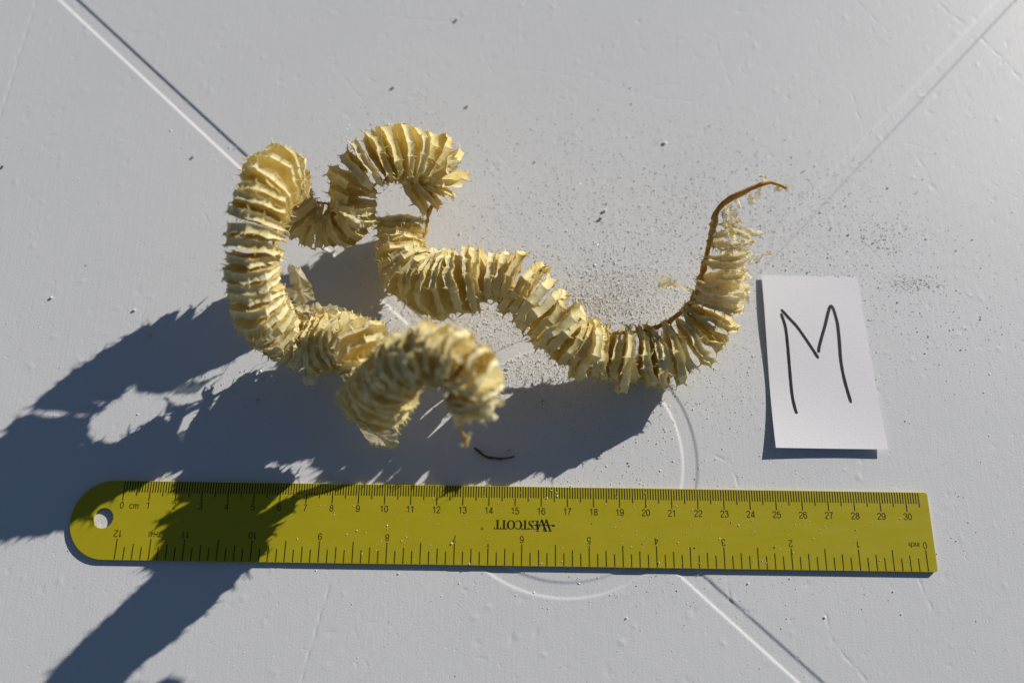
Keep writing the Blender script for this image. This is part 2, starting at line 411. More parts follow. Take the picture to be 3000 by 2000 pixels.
# ---------------------------------------------------------------- table top: one height field with its channels, cracks and scratches
def axis(lo, hi, step, far, nfar=18):
    a = np.arange(lo, hi, step)
    g = np.geomspace(step, far, nfar)
    return np.concatenate([(lo - np.cumsum(g))[::-1], a, hi + np.cumsum(g)])
def table():
    X = axis(-11.0, 41.0, 0.047, 18.0); Y = axis(-9.0, 25.0, 0.047, 18.0)
    gx, gy = np.meshgrid(X, Y)
    h = np.zeros_like(gx)
    def sstep(a, b, x):
        t = np.clip((x - a) / (b - a), 0, 1); return t * t * (3 - 2 * t)
    r = np.hypot(gx - RING[0], gy - RING[1])
    chan = sstep(RING[3] + 0.05, RING[3] - 0.05, np.abs(r - RING[2])) * 0.028
    def seg(x0, y0, x1, y1):
        L = math.hypot(x1 - x0, y1 - y0); ux, uy = (x1 - x0) / L, (y1 - y0) / L
        s = (gx - x0) * ux + (gy - y0) * uy; d = (gx - x0) * -uy + (gy - y0) * ux
        return s, d, L
    outside = r > RING[2]
    for i, (x0, y0, x1, y1) in enumerate(SPOKES):
        s, d, L = seg(x0, y0, x1, y1)
        away = ((gx - RING[0]) * (x0 + x1 - 2 * RING[0]) + (gy - RING[1]) * (y0 + y1 - 2 * RING[1])) > 0
        w, dep = ((0.30, 0.048), (0.30, 0.034), (0.33, 0.03), (0.30, 0.01))[i]
        c = sstep(w + 0.045, w - 0.045, np.abs(d)) * dep * (away & outside) * (0.35 + 0.65 * sstep(7.0, 9.5, r) if i == 0 else 1.0)
        chan = np.maximum(chan, c)
    h -= chan
    rng = np.random.default_rng(4)
    for k, (x0, y0, x1, y1) in enumerate(CRACKS + SCRATCHES):
        s, d, L = seg(x0, y0, x1, y1)
        near = (s > -0.3) & (s < L + 0.3) & (np.abs(d) < 0.6)
        if not near.any(): continue
        wob = 0.0 if k == 0 else 1.0
        dd = d[near] + wob * (0.02 * np.sin(s[near] * 5 + k) + 0.012 * np.sin(s[near] * 17 + 2 * k))
        lift = 0.55 + 0.45 * np.sin(s[near] * 7.3 + 3.1 * k)
        fade = lift * sstep(-0.12, 0.15, s[near]) * sstep(L + 0.12, L - 0.15, s[near])
        deep = 0.018 if k < len(CRACKS) else 0.005 + 0.008 * rng.random()
        wid = 0.032 if k < len(CRACKS) else 0.03
        h[near] -= deep * np.exp(-(dd / wid) ** 2) * fade
        if k >= len(CRACKS): h[near] += 0.35 * deep * np.exp(-((dd - 0.055) / wid) ** 2) * fade
    # blisters and chips
    for k in range(900):
        x, y = rng.uniform(-10, 40), rng.uniform(-8, 24); a = rng.uniform(0.045, 0.11); b = a * rng.uniform(0.6, 2.0); th = rng.uniform(0, 3.14)
        amp = rng.choice([-1, 1]) * rng.uniform(0.003, 0.011)
        ix = np.searchsorted(X, [x - 0.5, x + 0.5]); iy = np.searchsorted(Y, [y - 0.5, y + 0.5])
        sx, sy = gx[iy[0]:iy[1], ix[0]:ix[1]] - x, gy[iy[0]:iy[1], ix[0]:ix[1]] - y
        u = sx * math.cos(th) + sy * math.sin(th); w = -sx * math.sin(th) + sy * math.cos(th)
        h[iy[0]:iy[1], ix[0]:ix[1]] += amp * np.exp(-(u / a) ** 2 - (w / b) ** 2)
    inn = (gx > -11) & (gx < 41) & (gy > -9) & (gy < 25)
    h[~inn] = np.minimum(h[~inn], 0)
    ny, nx = gx.shape
    me = bpy.data.meshes.new("table_top")
    co = np.stack([gx, gy, h], -1).reshape(-1, 3) * CM
    # underside, so that the top is a slab
    q = np.arange(nx * ny).reshape(ny, nx)
    f = np.stack([q[:-1, :-1], q[:-1, 1:], q[1:, 1:], q[1:, :-1]], -1).reshape(-1, 4)
    corners = [q[0, 0], q[0, -1], q[-1, -1], q[-1, 0]]
    nv = len(co)
    low = co[corners].copy(); low[:, 2] = -0.03
    co = np.concatenate([co, low])
    extra = [tuple(reversed(range(nv, nv + 4)))]
    sides = [list(q[0, :]), list(q[:, -1]), list(q[-1, ::-1]), list(q[::-1, 0])]
    me_f = f.reshape(-1)
    loops = list(me_f); starts = list(range(0, len(me_f), 4))
    for k, sd in enumerate(sides):
        poly = [int(i) for i in sd[::-1]] + [nv + k, nv + (k + 1) % 4]
        starts.append(len(loops)); loops += poly
    starts.append(len(loops)); loops += list(extra[0])
    me.vertices.add(len(co)); me.vertices.foreach_set("co", co.reshape(-1).astype(np.float32))
    me.loops.add(len(loops)); me.loops.foreach_set("vertex_index", np.array(loops, np.int32))
    me.polygons.add(len(starts)); me.polygons.foreach_set("loop_start", np.array(starts, np.int32))
    sm = np.ones(len(starts), bool); sm[-5:] = False
    me.polygons.foreach_set("use_smooth", sm)
    me.update(calc_edges=True); me.validate()
    me.materials.append(M_TABLE)
    o = link("table_top", me)
    tag(o, "white painted wooden table top with shallow channels and scratches", "table", kind="structure")
table()

# ---------------------------------------------------------------- ruler
def ell(cx, cy, rx, ry, a0=0, a1=360, n=22):
    return [(cx + rx * math.cos(math.radians(a0 + (a1 - a0) * k / n)), cy + ry * math.sin(math.radians(a0 + (a1 - a0) * k / n))) for k in range(n + 1)]
SIX = [(.50, .77), (.44, .91), (.30, .97), (.15, .90), (.06, .72), (.04, .45), (.08, .20), (.20, .05), (.32, .03), (.46, .11), (.52, .31), (.45, .53), (.29, .61), (.14, .55), (.05, .38)]
GLYPH = {   # plain sans-serif strokes: (advance, [(smooth, points)])
    '0': (.66, [(0, ell(.28, .5, .24, .47))]),
    '1': (.66, [(1, [(.08, .74), (.22, .83), (.33, .99)]), (0, [(.33, 1), (.33, 0)])]),
    '2': (.66, [(1, [(.04, .72), (.07, .86), (.17, .95), (.29, .97), (.42, .93), (.50, .81), (.49, .68), (.42, .55), (.28, .40), (.12, .24), (.03, .04)]), (0, [(.02, .045), (.53, .045)])]),
    '3': (.66, [(1, [(.04, .76), (.10, .90), (.26, .97), (.41, .92), (.47, .78), (.42, .62), (.25, .55)]), (1, [(.25, .55), (.44, .50), (.52, .33), (.47, .13), (.27, .03), (.10, .09), (.03, .25)])]),
    '4': (.66, [(0, [(.41, 0), (.41, 1)]), (0, [(.40, .98), (.03, .29)]), (0, [(.01, .26), (.56, .26)])]),
    '5': (.66, [(0, [(.49, .955), (.12, .955)]), (0, [(.14, .98), (.07, .50)]), (1, [(.07, .50), (.20, .60), (.36, .61), (.49, .50), (.53, .32), (.46, .13), (.28, .03), (.11, .08), (.03, .24)])]),
    '6': (.66, [(1, SIX)]), '7': (.66, [(0, [(.02, .955), (.53, .955)]), (1, [(.52, .95), (.36, .70), (.24, .40), (.19, 0)])]),
    '8': (.66, [(0, ell(.28, .75, .20, .21)), (0, ell(.28, .285, .24, .255))]), '9': (.66, [(1, [(.56 - x, 1 - y) for x, y in SIX])]),
    'c': (.60, [(0, ell(.28, .36, .23, .33, 45, 315))]), 'i': (.26, [(0, [(.10, 0), (.10, .70)]), (0, [(.10, .86), (.10, .98)])]),
    'm': (.98, [(0, [(.07, 0), (.07, .70)]), (1, [(.07, .45), (.18, .64), (.33, .65), (.42, .52), (.43, 0)]), (1, [(.43, .45), (.54, .64), (.69, .65), (.78, .52), (.79, 0)])]),
    'n': (.62, [(0, [(.07, 0), (.07, .70)]), (1, [(.07, .45), (.19, .64), (.36, .65), (.46, .52), (.47, 0)])]),
    'h': (.62, [(0, [(.07, 0), (.07, 1)]), (1, [(.07, .45), (.19, .64), (.36, .65), (.46, .52), (.47, 0)])]),
    'T': (.70, [(0, [(.32, 0), (.32, 1)]), (0, [(.0, .955), (.64, .955)])]), 'H': (.80, [(0, [(.08, 0), (.08, 1)]), (0, [(.62, 0), (.62, 1)]), (0, [(.08, .52), (.62, .52)])]),
    'I': (.30, [(0, [(.12, 0), (.12, 1)])]), 'R': (.7, [(0, [(.08, 0), (.08, 1)]), (1, [(.08, .96), (.42, .93), (.50, .74), (.40, .56), (.08, .5)]), (0, [(.3, .5), (.56, 0)])]),
}
def text_mesh(s, size, align='CENTER'):
    mb = MB(); x = 0.0; z = 0.0
    for ch in s:
        adv, strokes = GLYPH[ch]
        for sm, P in strokes:
            if sm:
                V = [Vector((a, b, 0)) for a, b in P]; n = (len(V) - 1) * 4
                P = [tuple(catmull(V, min(k / 4, len(V) - 1 - 1e-6)))[:2] for k in range(n + 1)]
            z += 0.0004
            ribbon2(mb, [((x + a) * size, b * size) for a, b in P], .115 * size, z)
        x += adv
    w = (x - .10) * size
    dx = {'CENTER': -w / 2, 'LEFT': 0}[align]
    mb.v = [(a + dx, b, c) for a, b, c in mb.v]
    return mb.mesh("lettering", M_INK)

def ribbon2(mb, pts, widths, z, caps=False):
    n = len(pts); L = []; Rr = []
    for i, (x, y) in enumerate(pts):
        x0, y0 = pts[max(i - 1, 0)]; x1, y1 = pts[min(i + 1, n - 1)]
        l = math.hypot(x1 - x0, y1 - y0) or 1; nx, ny = -(y1 - y0) / l, (x1 - x0) / l
        w = (widths[i] if isinstance(widths, (list, tuple)) else widths) / 2
        L.append((x + nx * w, y + ny * w, z)); Rr.append((x - nx * w, y - ny * w, z))
    mb.grid([L, Rr])

def build_ruler():
    root = bpy.data.objects.new("ruler", None); COL.objects.link(root)
    tag(root, "yellow metal ruler with a hanging hole, marked in centimetres and inches", "ruler")
    # body: rounded left end with a hole, square right end
    cu = bpy.data.curves.new("ruler_outline", 'CURVE'); cu.dimensions = '2D'; cu.fill_mode = 'BOTH'
    r = RW / 2; pts = []
    for k in range(41):
        a = math.pi / 2 + math.pi * k / 40
        pts.append((-1.86 + r + r * math.cos(a) * 1.0, -r + r * math.sin(a)))
    x1 = 30.86
    for k in range(6):
        a = -math.pi / 2 + math.pi / 2 * k / 5; pts.append((x1 - .12 + .12 * math.cos(a), -RW + .12 + .12 * math.sin(a)))
    for k in range(6):
        a = math.pi / 2 * k / 5; pts.append((x1 - .1 + .1 * math.cos(a), -.1 + .1 * math.sin(a)))
    hole = [(-0.63 + .385 * math.cos(-2 * math.pi * k / 40), -1.42 + .385 * math.sin(-2 * math.pi * k / 40)) for k in range(40)]
    for P in (pts, hole):
        sp = cu.splines.new('POLY'); sp.points.add(len(P) - 1); sp.use_cyclic_u = True
        for q, (x, y) in zip(sp.points, P): q.co = (x * CM, y * CM, 0, 1)
    cu.extrude = 0.05 * CM; cu.bevel_depth = 0.008 * CM; cu.bevel_resolution = 1
    tmp = bpy.data.objects.new("t", cu); COL.objects.link(tmp); bpy.context.view_layer.update()
    me = bpy.data.meshes.new_from_object(tmp.evaluated_get(bpy.context.evaluated_depsgraph_get()))
    bpy.data.objects.remove(tmp)
    me.transform(Matrix.Translation((0, 0, (RT - 0.058) * CM)))
    me.materials.clear(); me.materials.append(M_RULER)
    body = link("ruler_body", me, root)
    zi = RT + 0.002
    mb = MB()
    def tick(x, y0, y1, w): mb.add([(x - w, y0, zi), (x + w, y0, zi), (x + w, y1, zi), (x - w, y1, zi)], [(0, 1, 2, 3)])
    for k in range(306):
        tick(k / 10, -0.012, -(0.74 if k % 10 == 0 else 0.56 if k % 5 == 0 else 0.43), 0.019)
    tag(mb.build("centimetre_scale", M_INK, root), kind="stuff")
    mb = MB()
    for k in range(97):
        x = 30.51 - 2.54 * k / 8
        tick(x, -RW + 0.012, -RW + (0.78 if k % 4 == 0 else 0.59 if k % 2 == 0 else 0.48), 0.019)
    tag(mb.build("inch_scale", M_INK, root), kind="stuff")
    cache = {}
    def put(s, x, y, size, flip, name, align='CENTER'):
        key = (s, size, align)
        if key not in cache: cache[key] = text_mesh(s, size, align)
        o = link(name, cache[key], root)
        o.location = (x * CM, y * CM, zi * CM)
        if flip: o.rotation_euler = (0, 0, math.pi)
    for k in range(31): put(str(k), k, -1.04, 0.25, False, "numeral")
    put("cm", 0.30, -1.04, 0.235, False, "unit_word", 'LEFT')
    for k in range(13): put(str(k), 30.51 - 2.54 * k, -RW + 1.085, 0.25, True, "numeral")
    put("inch", 30.51 - 0.20, -RW + 1.07, 0.20, True, "unit_word", 'LEFT')
    put("TH4I", 30.51 - 2.54 * 11.45, -RW + 1.06, 0.2, True, "maker_code")
    put("R", 13.76, -1.575, 0.06, True, "registered_mark")
    mb = MB(); ribbon2(mb, [(13.76 + .05 * math.cos(a), -1.60 + .05 * math.sin(a)) for a in [2 * math.pi * k / 16 for k in range(17)]], 0.012, zi)
    mb.build("registered_ring", M_INK, root)
    # the maker's word in roman capitals, upside down, with an arrow through the first letter
    def letter(mb, ch, x, w, h=0.33):
        zc = [zi]
        def T(px, py): return (LX - (x + px * w), LY - (py * h))
        def rib(P, W):
            zc[0] += 0.0006
            ribbon2(mb, [T(*p) for p in P], [q * h for q in W] if isinstance(W, list) else W * h, zc[0])
        if ch == 'T':
            rib([(.5, 0), (.5, 1)], .21); rib([(.02, .965), (.98, .965)], .07); rib([(.25, .02), (.75, .02)], .05)
            rib([(.03, .99), (.05, .74)], [.09, .02]); rib([(.97, .99), (.95, .74)], [.09, .02])
        if ch == 'E':
            rib([(.3, 0), (.3, 1)], .21); rib([(.08, .97), (.92, .97)], .06); rib([(.08, .03), (.96, .03)], .06); rib([(.3, .52), (.72, .52)], .05)
            rib([(.9, .99), (.9, .76)], [.09, .02]); rib([(.94, .01), (.96, .27)], [.09, .02])
        if ch in 'OC':
            a0, a1 = (0, 360) if ch == 'O' else (42, 318)
            A = [math.radians(a0 + (a1 - a0) * k / 36) for k in range(37)]
            rib([(.5 + .42 * math.cos(a), .5 + .47 * math.sin(a)) for a in A], [.07 + .15 * abs(math.cos(a)) ** 1.5 * (1 if ch == 'O' or math.cos(a) < 0 else .2) for a in A])
            if ch == 'C':
                rib([(.86, .98), (.84, .68)], [.07, .03]); rib([(.86, .02), (.88, .27)], [.03, .02])
        if ch == 'S':
            P = [(.86, .74), (.80, .88), (.62, .97), (.42, .97), (.22, .88), (.17, .74), (.28, .60), (.5, .50), (.74, .40), (.84, .25), (.76, .10), (.56, .03), (.36, .03), (.18, .12), (.12, .28)]
            rib(P, [.03, .05, .06, .07, .12, .17, .2, .22, .2, .17, .12, .07, .06, .05, .03])
            rib([(.87, .99), (.87, .72)], [.05, .02]); rib([(.11, .01), (.11, .3)], [.05, .02])
        if ch == 'W':
            k = 1.32; b = -.14
            rib([(.02, b + k * .98), (.34, b)], .21); rib([(.34, b), (.58, b + k * .98)], .08)
            rib([(.36, b + k * .98), (.68, b)], .21); rib([(.68, b), (.98, b + k * .98)], .09)
            for q in (.02, .38, .97): rib([(q - .10, b + k * .985), (q + .13, b + k * .985)], .05)
    LX, LY = 16.36, -1.27
    x = 0.0
    word = []
    for ch, w, nm in (('W', .50, 1), ('E', .23, 2), ('S', .19, 3), ('T', .25, 4), ('C', .27, 5), ('O', .29, 6), ('T', .25, 7), ('T', .25, 8)):
        mb = MB(); letter(mb, ch, x, w, 0.34)
        mb.build("maker_letter", M_INK, root)
        x += w * 0.985 + (-0.06 if ch == 'W' else 0.0)
    mb = MB()
    yb = LY - .17 + .0
    ribbon2(mb, [(LX + .12, yb), (LX - .60, yb)], .022, zi + .004)
    ribbon2(mb, [(LX - .52, yb), (LX - .66, yb)], [.07, .004], zi + .0045)
    ribbon2(mb, [(LX + .04, yb), (LX + .08, yb), (LX + .16, yb)], [.01, .075, .085], zi + .0045)
    mb.build("maker_arrow", M_INK, root)
build_ruler()

# ---------------------------------------------------------------- paper label with the letter M
def build_paper():
    c = [Vector(p) for p in PAPER]            # far left, far right, near right, near left
    def surf(u, v):
        p = c[0] * (1 - u) * (1 - v) + c[1] * u * (1 - v) + c[2] * u * v + c[3] * (1 - u) * v
        z = 0.035 + 0.10 * (1 - u) ** 2 * (0.5 + 0.5 * math.cos(v * 6.0 - 1.2)) + 0.17 * v ** 4 + 0.05 * math.sin(v * 5 + 0.5) * u * (1 - u) * 2 + 0.02
        return Vector((p.x, p.y, max(z, 0.02)))
    mb = MB(); nu, nv = 26, 40
    top = [[surf(i / nu, j / nv) for i in range(nu + 1)] for j in range(nv + 1)]
    bot = [[p - Vector((0, 0, 0.016)) for p in r] for r in top]
    mb.grid(top); mb.grid([r[::-1] for r in bot])
    for T, B in ((top[0], bot[0]), (top[-1], bot[-1]), ([r[0] for r in top], [r[0] for r in bot]), ([r[-1] for r in top], [r[-1] for r in bot])):
        mb.grid([T, B])
    o = mb.build("paper_label", M_PAPER, None, True, c[3])
    tag(o, "white paper slip with a handwritten black letter M", "paper")
    # invert the bilinear map for the pen strokes
    def uv(x, y):
        u = v = 0.5
        for _ in range(25):
            p = surf(u, v); e = 1e-3; pu = (surf(u + e, v) - p) / e; pv = (surf(u, v + e) - p) / e
            det = pu.x * pv.y - pu.y * pv.x; dx, dy = x - p.x, y - p.y
            u += (dx * pv.y - dy * pv.x) / det; v += (pu.x * dy - pu.y * dx) / det
        return u, v
    for si, st in enumerate(STROKES):
        P = [Vector((a, b, 0)) for a, b in st]; n = (len(P) - 1) * 9
        S = [catmull(P, k / 9 if k < n else n / 9 - 1e-6) for k in range(n + 1)]
        mb = MB(); L = []; Rr = []
        for i, p in enumerate(S):
            t = (S[min(i + 1, n)] - S[max(i - 1, 0)]).normalized(); nn = Vector((-t.y, t.x, 0))
            w = 0.066 * (1 + 0.12 * noise.noise(p * 2.5) + 0.06 * noise.noise(p * 9))
            e = min(i, n - i)
            if e < 3: w *= (0.45, 0.8, 0.95)[e]
            row = []
            for q in (p + nn * w, p - nn * w):
                s = surf(*uv(q.x, q.y)); row.append((s.x, s.y, s.z + 0.0025 + 0.0008 * si))
            L.append(row[0]); Rr.append(row[1])
        mb.grid([L, Rr]); mb.build("pen_stroke", M_MARK, o, False, c[3])
build_paper()

# ---------------------------------------------------------------- egg case
EGG = bpy.data.objects.new("egg_case_string", None); COL.objects.link(EGG)
tag(EGG, "dry straw-yellow string of papery disc-shaped egg capsules coiled on the table", "egg case")
CP = [Vector(r[0]) for r in STRAND]; RP = [Vector(r[1]) for r in STRAND]; RR = [r[2] for r in STRAND]
def radius(t):
    i = min(int(t), len(RR) - 2); f = t - i
    return RR[i] * (1 - f) + RR[i + 1] * f

def capsule(c, n, u, R, dr, width, seed, mat_wall, mat_rim, torn=0.0, hairs=1.0, crumple=1.0):
    rnd = random.Random(seed)
    n = n.normalized(); u = (u - n * u.dot(n)).normalized(); v = n.cross(u)
    off = Vector((seed * 3.17 % 50, seed * 1.71 % 50, seed * 0.93 % 50))
    sides = rnd.choice((8, 9, 9, 10, 10, 11))
    ang = [2 * math.pi * (k + rnd.uniform(-.22, .22)) / sides for k in range(sides)]
    ang = [a - ang[0] for a in ang]
    rot = rnd.uniform(0, 6.28)
    vr = [R * (1 + rnd.uniform(-.09, .09)) for _ in range(sides)]
    SUB = 5
    th, rr, fr = [], [], []
    for k in range(sides):
        a0, a1 = ang[k], (ang[k + 1] if k + 1 < sides else 2 * math.pi)
        p0 = (vr[k] * math.cos(a0), vr[k] * math.sin(a0)); q = vr[(k + 1) % sides]; p1 = (q * math.cos(a1), q * math.sin(a1))
        for s in range(SUB):
            f = s / SUB; x = p0[0] * (1 - f) + p1[0] * f; y = p0[1] * (1 - f) + p1[1] * f
            th.append(math.atan2(y, x) + rot); rr.append(math.hypot(x, y) * (1 + .02 * math.sin(f * math.pi))); fr.append(f)
    m = len(th)
    cup = rnd.uniform(-.10, .10) * R
    fold = rnd.uniform(-.13, .13)
    fdir = rnd.uniform(0, 6.28)
    def place(a, rad, t):
        ca, sa = math.cos(a), math.sin(a)
        # towards the cord the outline is drawn in to reach it
        k = max(0.0, ca) ** 3
        rad = rad * (1 - k) + rad / R * dr * k
        p = c + u * (rad * ca) + v * (rad * sa)
        f = rad / R
        bend = (cup * f * f + fold * rad * f * math.cos(a - fdir) * abs(math.cos(a - fdir))) * min(1.0, crumple * .62)
        q = p + off
        wob = (noise.noise(p * 1.0) * .17 * f + noise.noise(q * 1.3) * .06 * f + noise.noise(q * 2.7) * .085 * f + noise.noise(q * 6.5) * .03) * crumple
        p = p + n * (t + bend + wob)
        p += (u * noise.noise(q * 1.6 + Vector((9, 0, 0))) + v * noise.noise(q * 1.6 + Vector((0, 9, 0)))) * .10 * f
        if p.z < 0.03: p.z = 0.03 + 0.02 * rnd.random()
        return p
    def wid(i):
        s = (1 - math.cos(th[i])) / 2
        pinch = 1 + .22 * (abs(2 * fr[i] - 1) ** 2) - .08
        return width * (.30 + .70 * min(1, s * 1.6)) * pinch * (1 + .25 * noise.noise(off + Vector((th[i] * 1.3, 0, 4))))
    W = [wid(i) for i in range(m)]
    gap0 = rnd.uniform(0, 6.28); gapw = torn * rnd.uniform(.5, 1.3)
    def in_gap(i): return torn and abs((th[i] - gap0 + math.pi) % (2 * math.pi) - math.pi) < gapw
    # rim band between two ridges
    mb = MB(); rows = []
    for t in (-1.0, -.55, 0, .55, 1.0):
        row = []
        for i in range(m):
            jag = (.05 * noise.noise(off + Vector((th[i] * 6, t * 3, 0))) + .028 * rnd.uniform(-1, 1)) if abs(t) == 1 else 0
            inset = -.055 * R * (1 - t * t) * (1 if fr[i] else .35)
            row.append(place(th[i], rr[i] * (1 + jag) + inset + (.03 if abs(t) == 1 else 0), t * W[i] / 2))
        rows.append(row)
    for k in range(sides):                     # one strip per side, so that the corners stay crisp
        cols = [k * SUB + q for q in range(SUB)] + [((k + 1) * SUB) % m]
        keep = [not (in_gap(cols[q]) and in_gap(cols[q + 1])) for q in range(SUB)]
        vs = [rows[j][i] for j in range(5) for i in cols]; w1 = SUB + 1
        mb.add(vs, [(j * w1 + q, j * w1 + q + 1, (j + 1) * w1 + q + 1, (j + 1) * w1 + q) for j in range(4) for q in range(SUB) if keep[q]])
    # curled spines on the ridge corners
    for i in range(m):
        if in_gap(i): continue
        for t, row in ((-1, rows[0]), (1, rows[4])):
            pr = (.85 if fr[i] == 0 else .16) * hairs
            if rnd.random() > pr: continue
            a = th[i]; base = row[i]
            d = (u * math.cos(a) + v * math.sin(a)) * rnd.uniform(.4, 1.0) + n * t * rnd.uniform(.1, 1.0) + Vector((rnd.uniform(-.4, .4), rnd.uniform(-.4, .4), rnd.uniform(-.4, .4)))
            d.normalize()
            ln = rnd.uniform(.06, .2) * (1 if fr[i] == 0 else .8) * (1.7 if rnd.random() < .12 else 1)
            b = rnd.uniform(.018, .034) * (1.25 if fr[i] == 0 else .7)
            _, e1, e2 = frame(d, n)
            curl = e1 * rnd.uniform(-.7, .7) + e2 * rnd.uniform(-.7, .7)
            P = [base - d * .02, base + d * ln * .45 + curl * ln * .12, base + d * ln + curl * ln * .5]
            rs = (b, b * .6, b * .2); ring = []
            for p, r_ in zip(P, rs):
                ring.append([p + (e1 * math.cos(w) + e2 * math.sin(w)) * r_ for w in (0, 2.09, 4.19)])
            mb.grid(ring, True)
    # long fine curled threads
    for _ in range(int(7 * hairs)):
        i = rnd.randrange(m)
        if in_gap(i): continue
        p = rows[rnd.choice((0, 4))][i]; a = th[i]
        d = ((u * math.cos(a) + v * math.sin(a)) * rnd.uniform(.2, 1) + n * rnd.uniform(-1, 1) + Vector((rnd.uniform(-.6, .6), rnd.uniform(-.6, .6), rnd.uniform(-.6, .6)))).normalized()
        w = Vector((rnd.uniform(-1, 1), rnd.uniform(-1, 1), rnd.uniform(-1, 1))).normalized() * rnd.uniform(.3, .75)
        st = rnd.uniform(.05, .10); P = [p]
        for _k in range(4):
            P.append(P[-1] + d * st); d = (d + w * .8).normalized()
        tube(mb, P, [.014, .012, .010, .008, .004], 3)
    # two thin walls
    wb = MB()
    hole = [rnd.random() < .12 for _ in range(2)]
    for side, row in ((-1, rows[0]), (1, rows[4])):
        rings = [row]
        sink = rnd.uniform(.25, .75)
        for f in (.90, .78, .62, .45, .28, .12):
            rings.append([place(th[i], rr[i] * f, side * W[i] / 2 * (1 - sink * (1 - f) ** .6)) for i in range(m)])
        fs = []; vs = [p for r in rings for p in r]
        hx = rnd.uniform(0, 6.28)
        for j in range(len(rings) - 1):
            for i in range(m):
                k = (i + 1) % m
                if in_gap(i) and in_gap(k) and j < 4 + rnd.randint(0, 1): continue
                if hole[side > 0] and 2 <= j <= 3 and math.cos(th[i] - hx) > .86: continue
                fs.append((j * m + i, j * m + k, (j + 1) * m + k, (j + 1) * m + i) if side > 0 else (j * m + k, j * m + i, (j + 1) * m + i, (j + 1) * m + k))
        o = (len(rings) - 1) * m
        fs.append(tuple(range(o, o + m)) if side > 0 else tuple(range(o + m - 1, o - 1, -1)))
        wb.add(vs, fs)
    cap = wb.build("capsule", mat_wall, EGG, True, c)
    rim = mb.mesh("rim", mat_rim, True, c)
    ro = bpy.data.objects.new("rim", rim); COL.objects.link(ro); ro.parent = cap
    return cap

def spacing(t):
    if t < 1.5: return .30
    if t < 5.5: return .29
    if 8 < t < 11: return .36
    if 11 <= t < 15: return .42
    if 15 <= t < 20.3: return .425
    if 20.3 < t < 22: return .46
    if 28 < t < 33: return .46
    if 37 < t < 40: return .44
    if 40 <= t < 45: return .38
    if t > 49: return .36
    return .415
TSTEP = 0.01
t = 0.05; acc = 0.0; prev = catmull(CP, t); seed = 1
end = len(CP) - 1.02
placed = []
while t < end:
    t += TSTEP
    p = catmull(CP, t); acc += (p - prev).length; prev = p
    if acc < spacing(t) * (1.0 if t < 34 else 1 + .28 * math.sin(len(placed) * 2.4)): continue
    acc = 0.0
    if 33.6 < t < 34.6: continue
    placed.append(t)
for t in placed:
    seed += 1
    rnd = random.Random(seed * 7)
    c = catmull(CP, t); rp = catmull(RP, t)
    tan = (catmull(CP, min(t + .35, end)) - catmull(CP, max(t - .35, 0))).normalized()
    tr = (catmull(RP, min(t + .35, end)) - catmull(RP, max(t - .35, 0)))
    tan = (tan + tr.normalized() * .25).normalized()
    tan = (tan + Vector((rnd.uniform(-1, 1), rnd.uniform(-1, 1), rnd.uniform(-1, 1))) * (.2 if t < 6 else .055 if 14.5 < t < 33 else .09)).normalized()
    R = radius(t) * (rnd.uniform(.84, 1.1) if t > 36 or 10 < t < 14.5 else rnd.uniform(.94, 1.06))
    if t > 36: tan = (tan + Vector((rnd.uniform(-1, 1), rnd.uniform(-1, 1), rnd.uniform(-1, 1))) * .10).normalized()
    uu = rp - c; dr = max(.55 * R, min(1.15 * R, uu.length))
    tail = t > 48.6
    torn = 0.0
    if 11.8 < t < 14.2 and rnd.random() < .55: torn = .7
    if 26.6 < t < 28.8 and rnd.random() < .6: torn = .8
    if t > 49.5: torn = rnd.uniform(.6, 1.3)
    elif rnd.random() < .1: torn = rnd.uniform(.25, .5)
    if t < 1.0: torn = .5
    w = rnd.uniform(.26, .35) if 14.5 < t < 33 else rnd.uniform(.28, .37) if 39 < t < 45.5 else rnd.uniform(.22, .32) * (1.1 if 28 < t < 33 else 1) * (min(1, R / 1.0))
    capsule(c, tan, uu, R, dr, w, seed, M_THIN if tail else M_WALL, M_THIN if tail else M_RIM, torn, 1.0, 2.1 if t < 6 else rnd.uniform(.6, .95) if 14.5 < t < 33 else rnd.uniform(.7, 1.4))
print("capsules", len(placed))

# the cord the capsules are strung on
cord = [Vector(p) for p in STEM]
cord += [catmull(RP, k / 6) for k in range(1, (len(RP) - 1) * 6)]
cord += [Vector(p) for p in TAIL]
P = []
for k in range((len(cord) - 1) * 2): P.append(catmull(cord, k / 2))
P.append(cord[-1])
rad = []
for i, p in enumerate(P):
    e = min(i, len(P) - 1 - i)
    rad.append(((.105 if p.x > 20 else .06) + .03 * noise.noise(p * 1.7)) * (0.5 + 0.5 * min(1, e / 8)))
    if p.z < .15: p.z = .15
mb = MB(); tube(mb, P, rad, 10, 1.1, 1.2, 3)
mb.build("cord", M_CORD, EGG, True)["label"] = "amber brown cord joining the capsules"

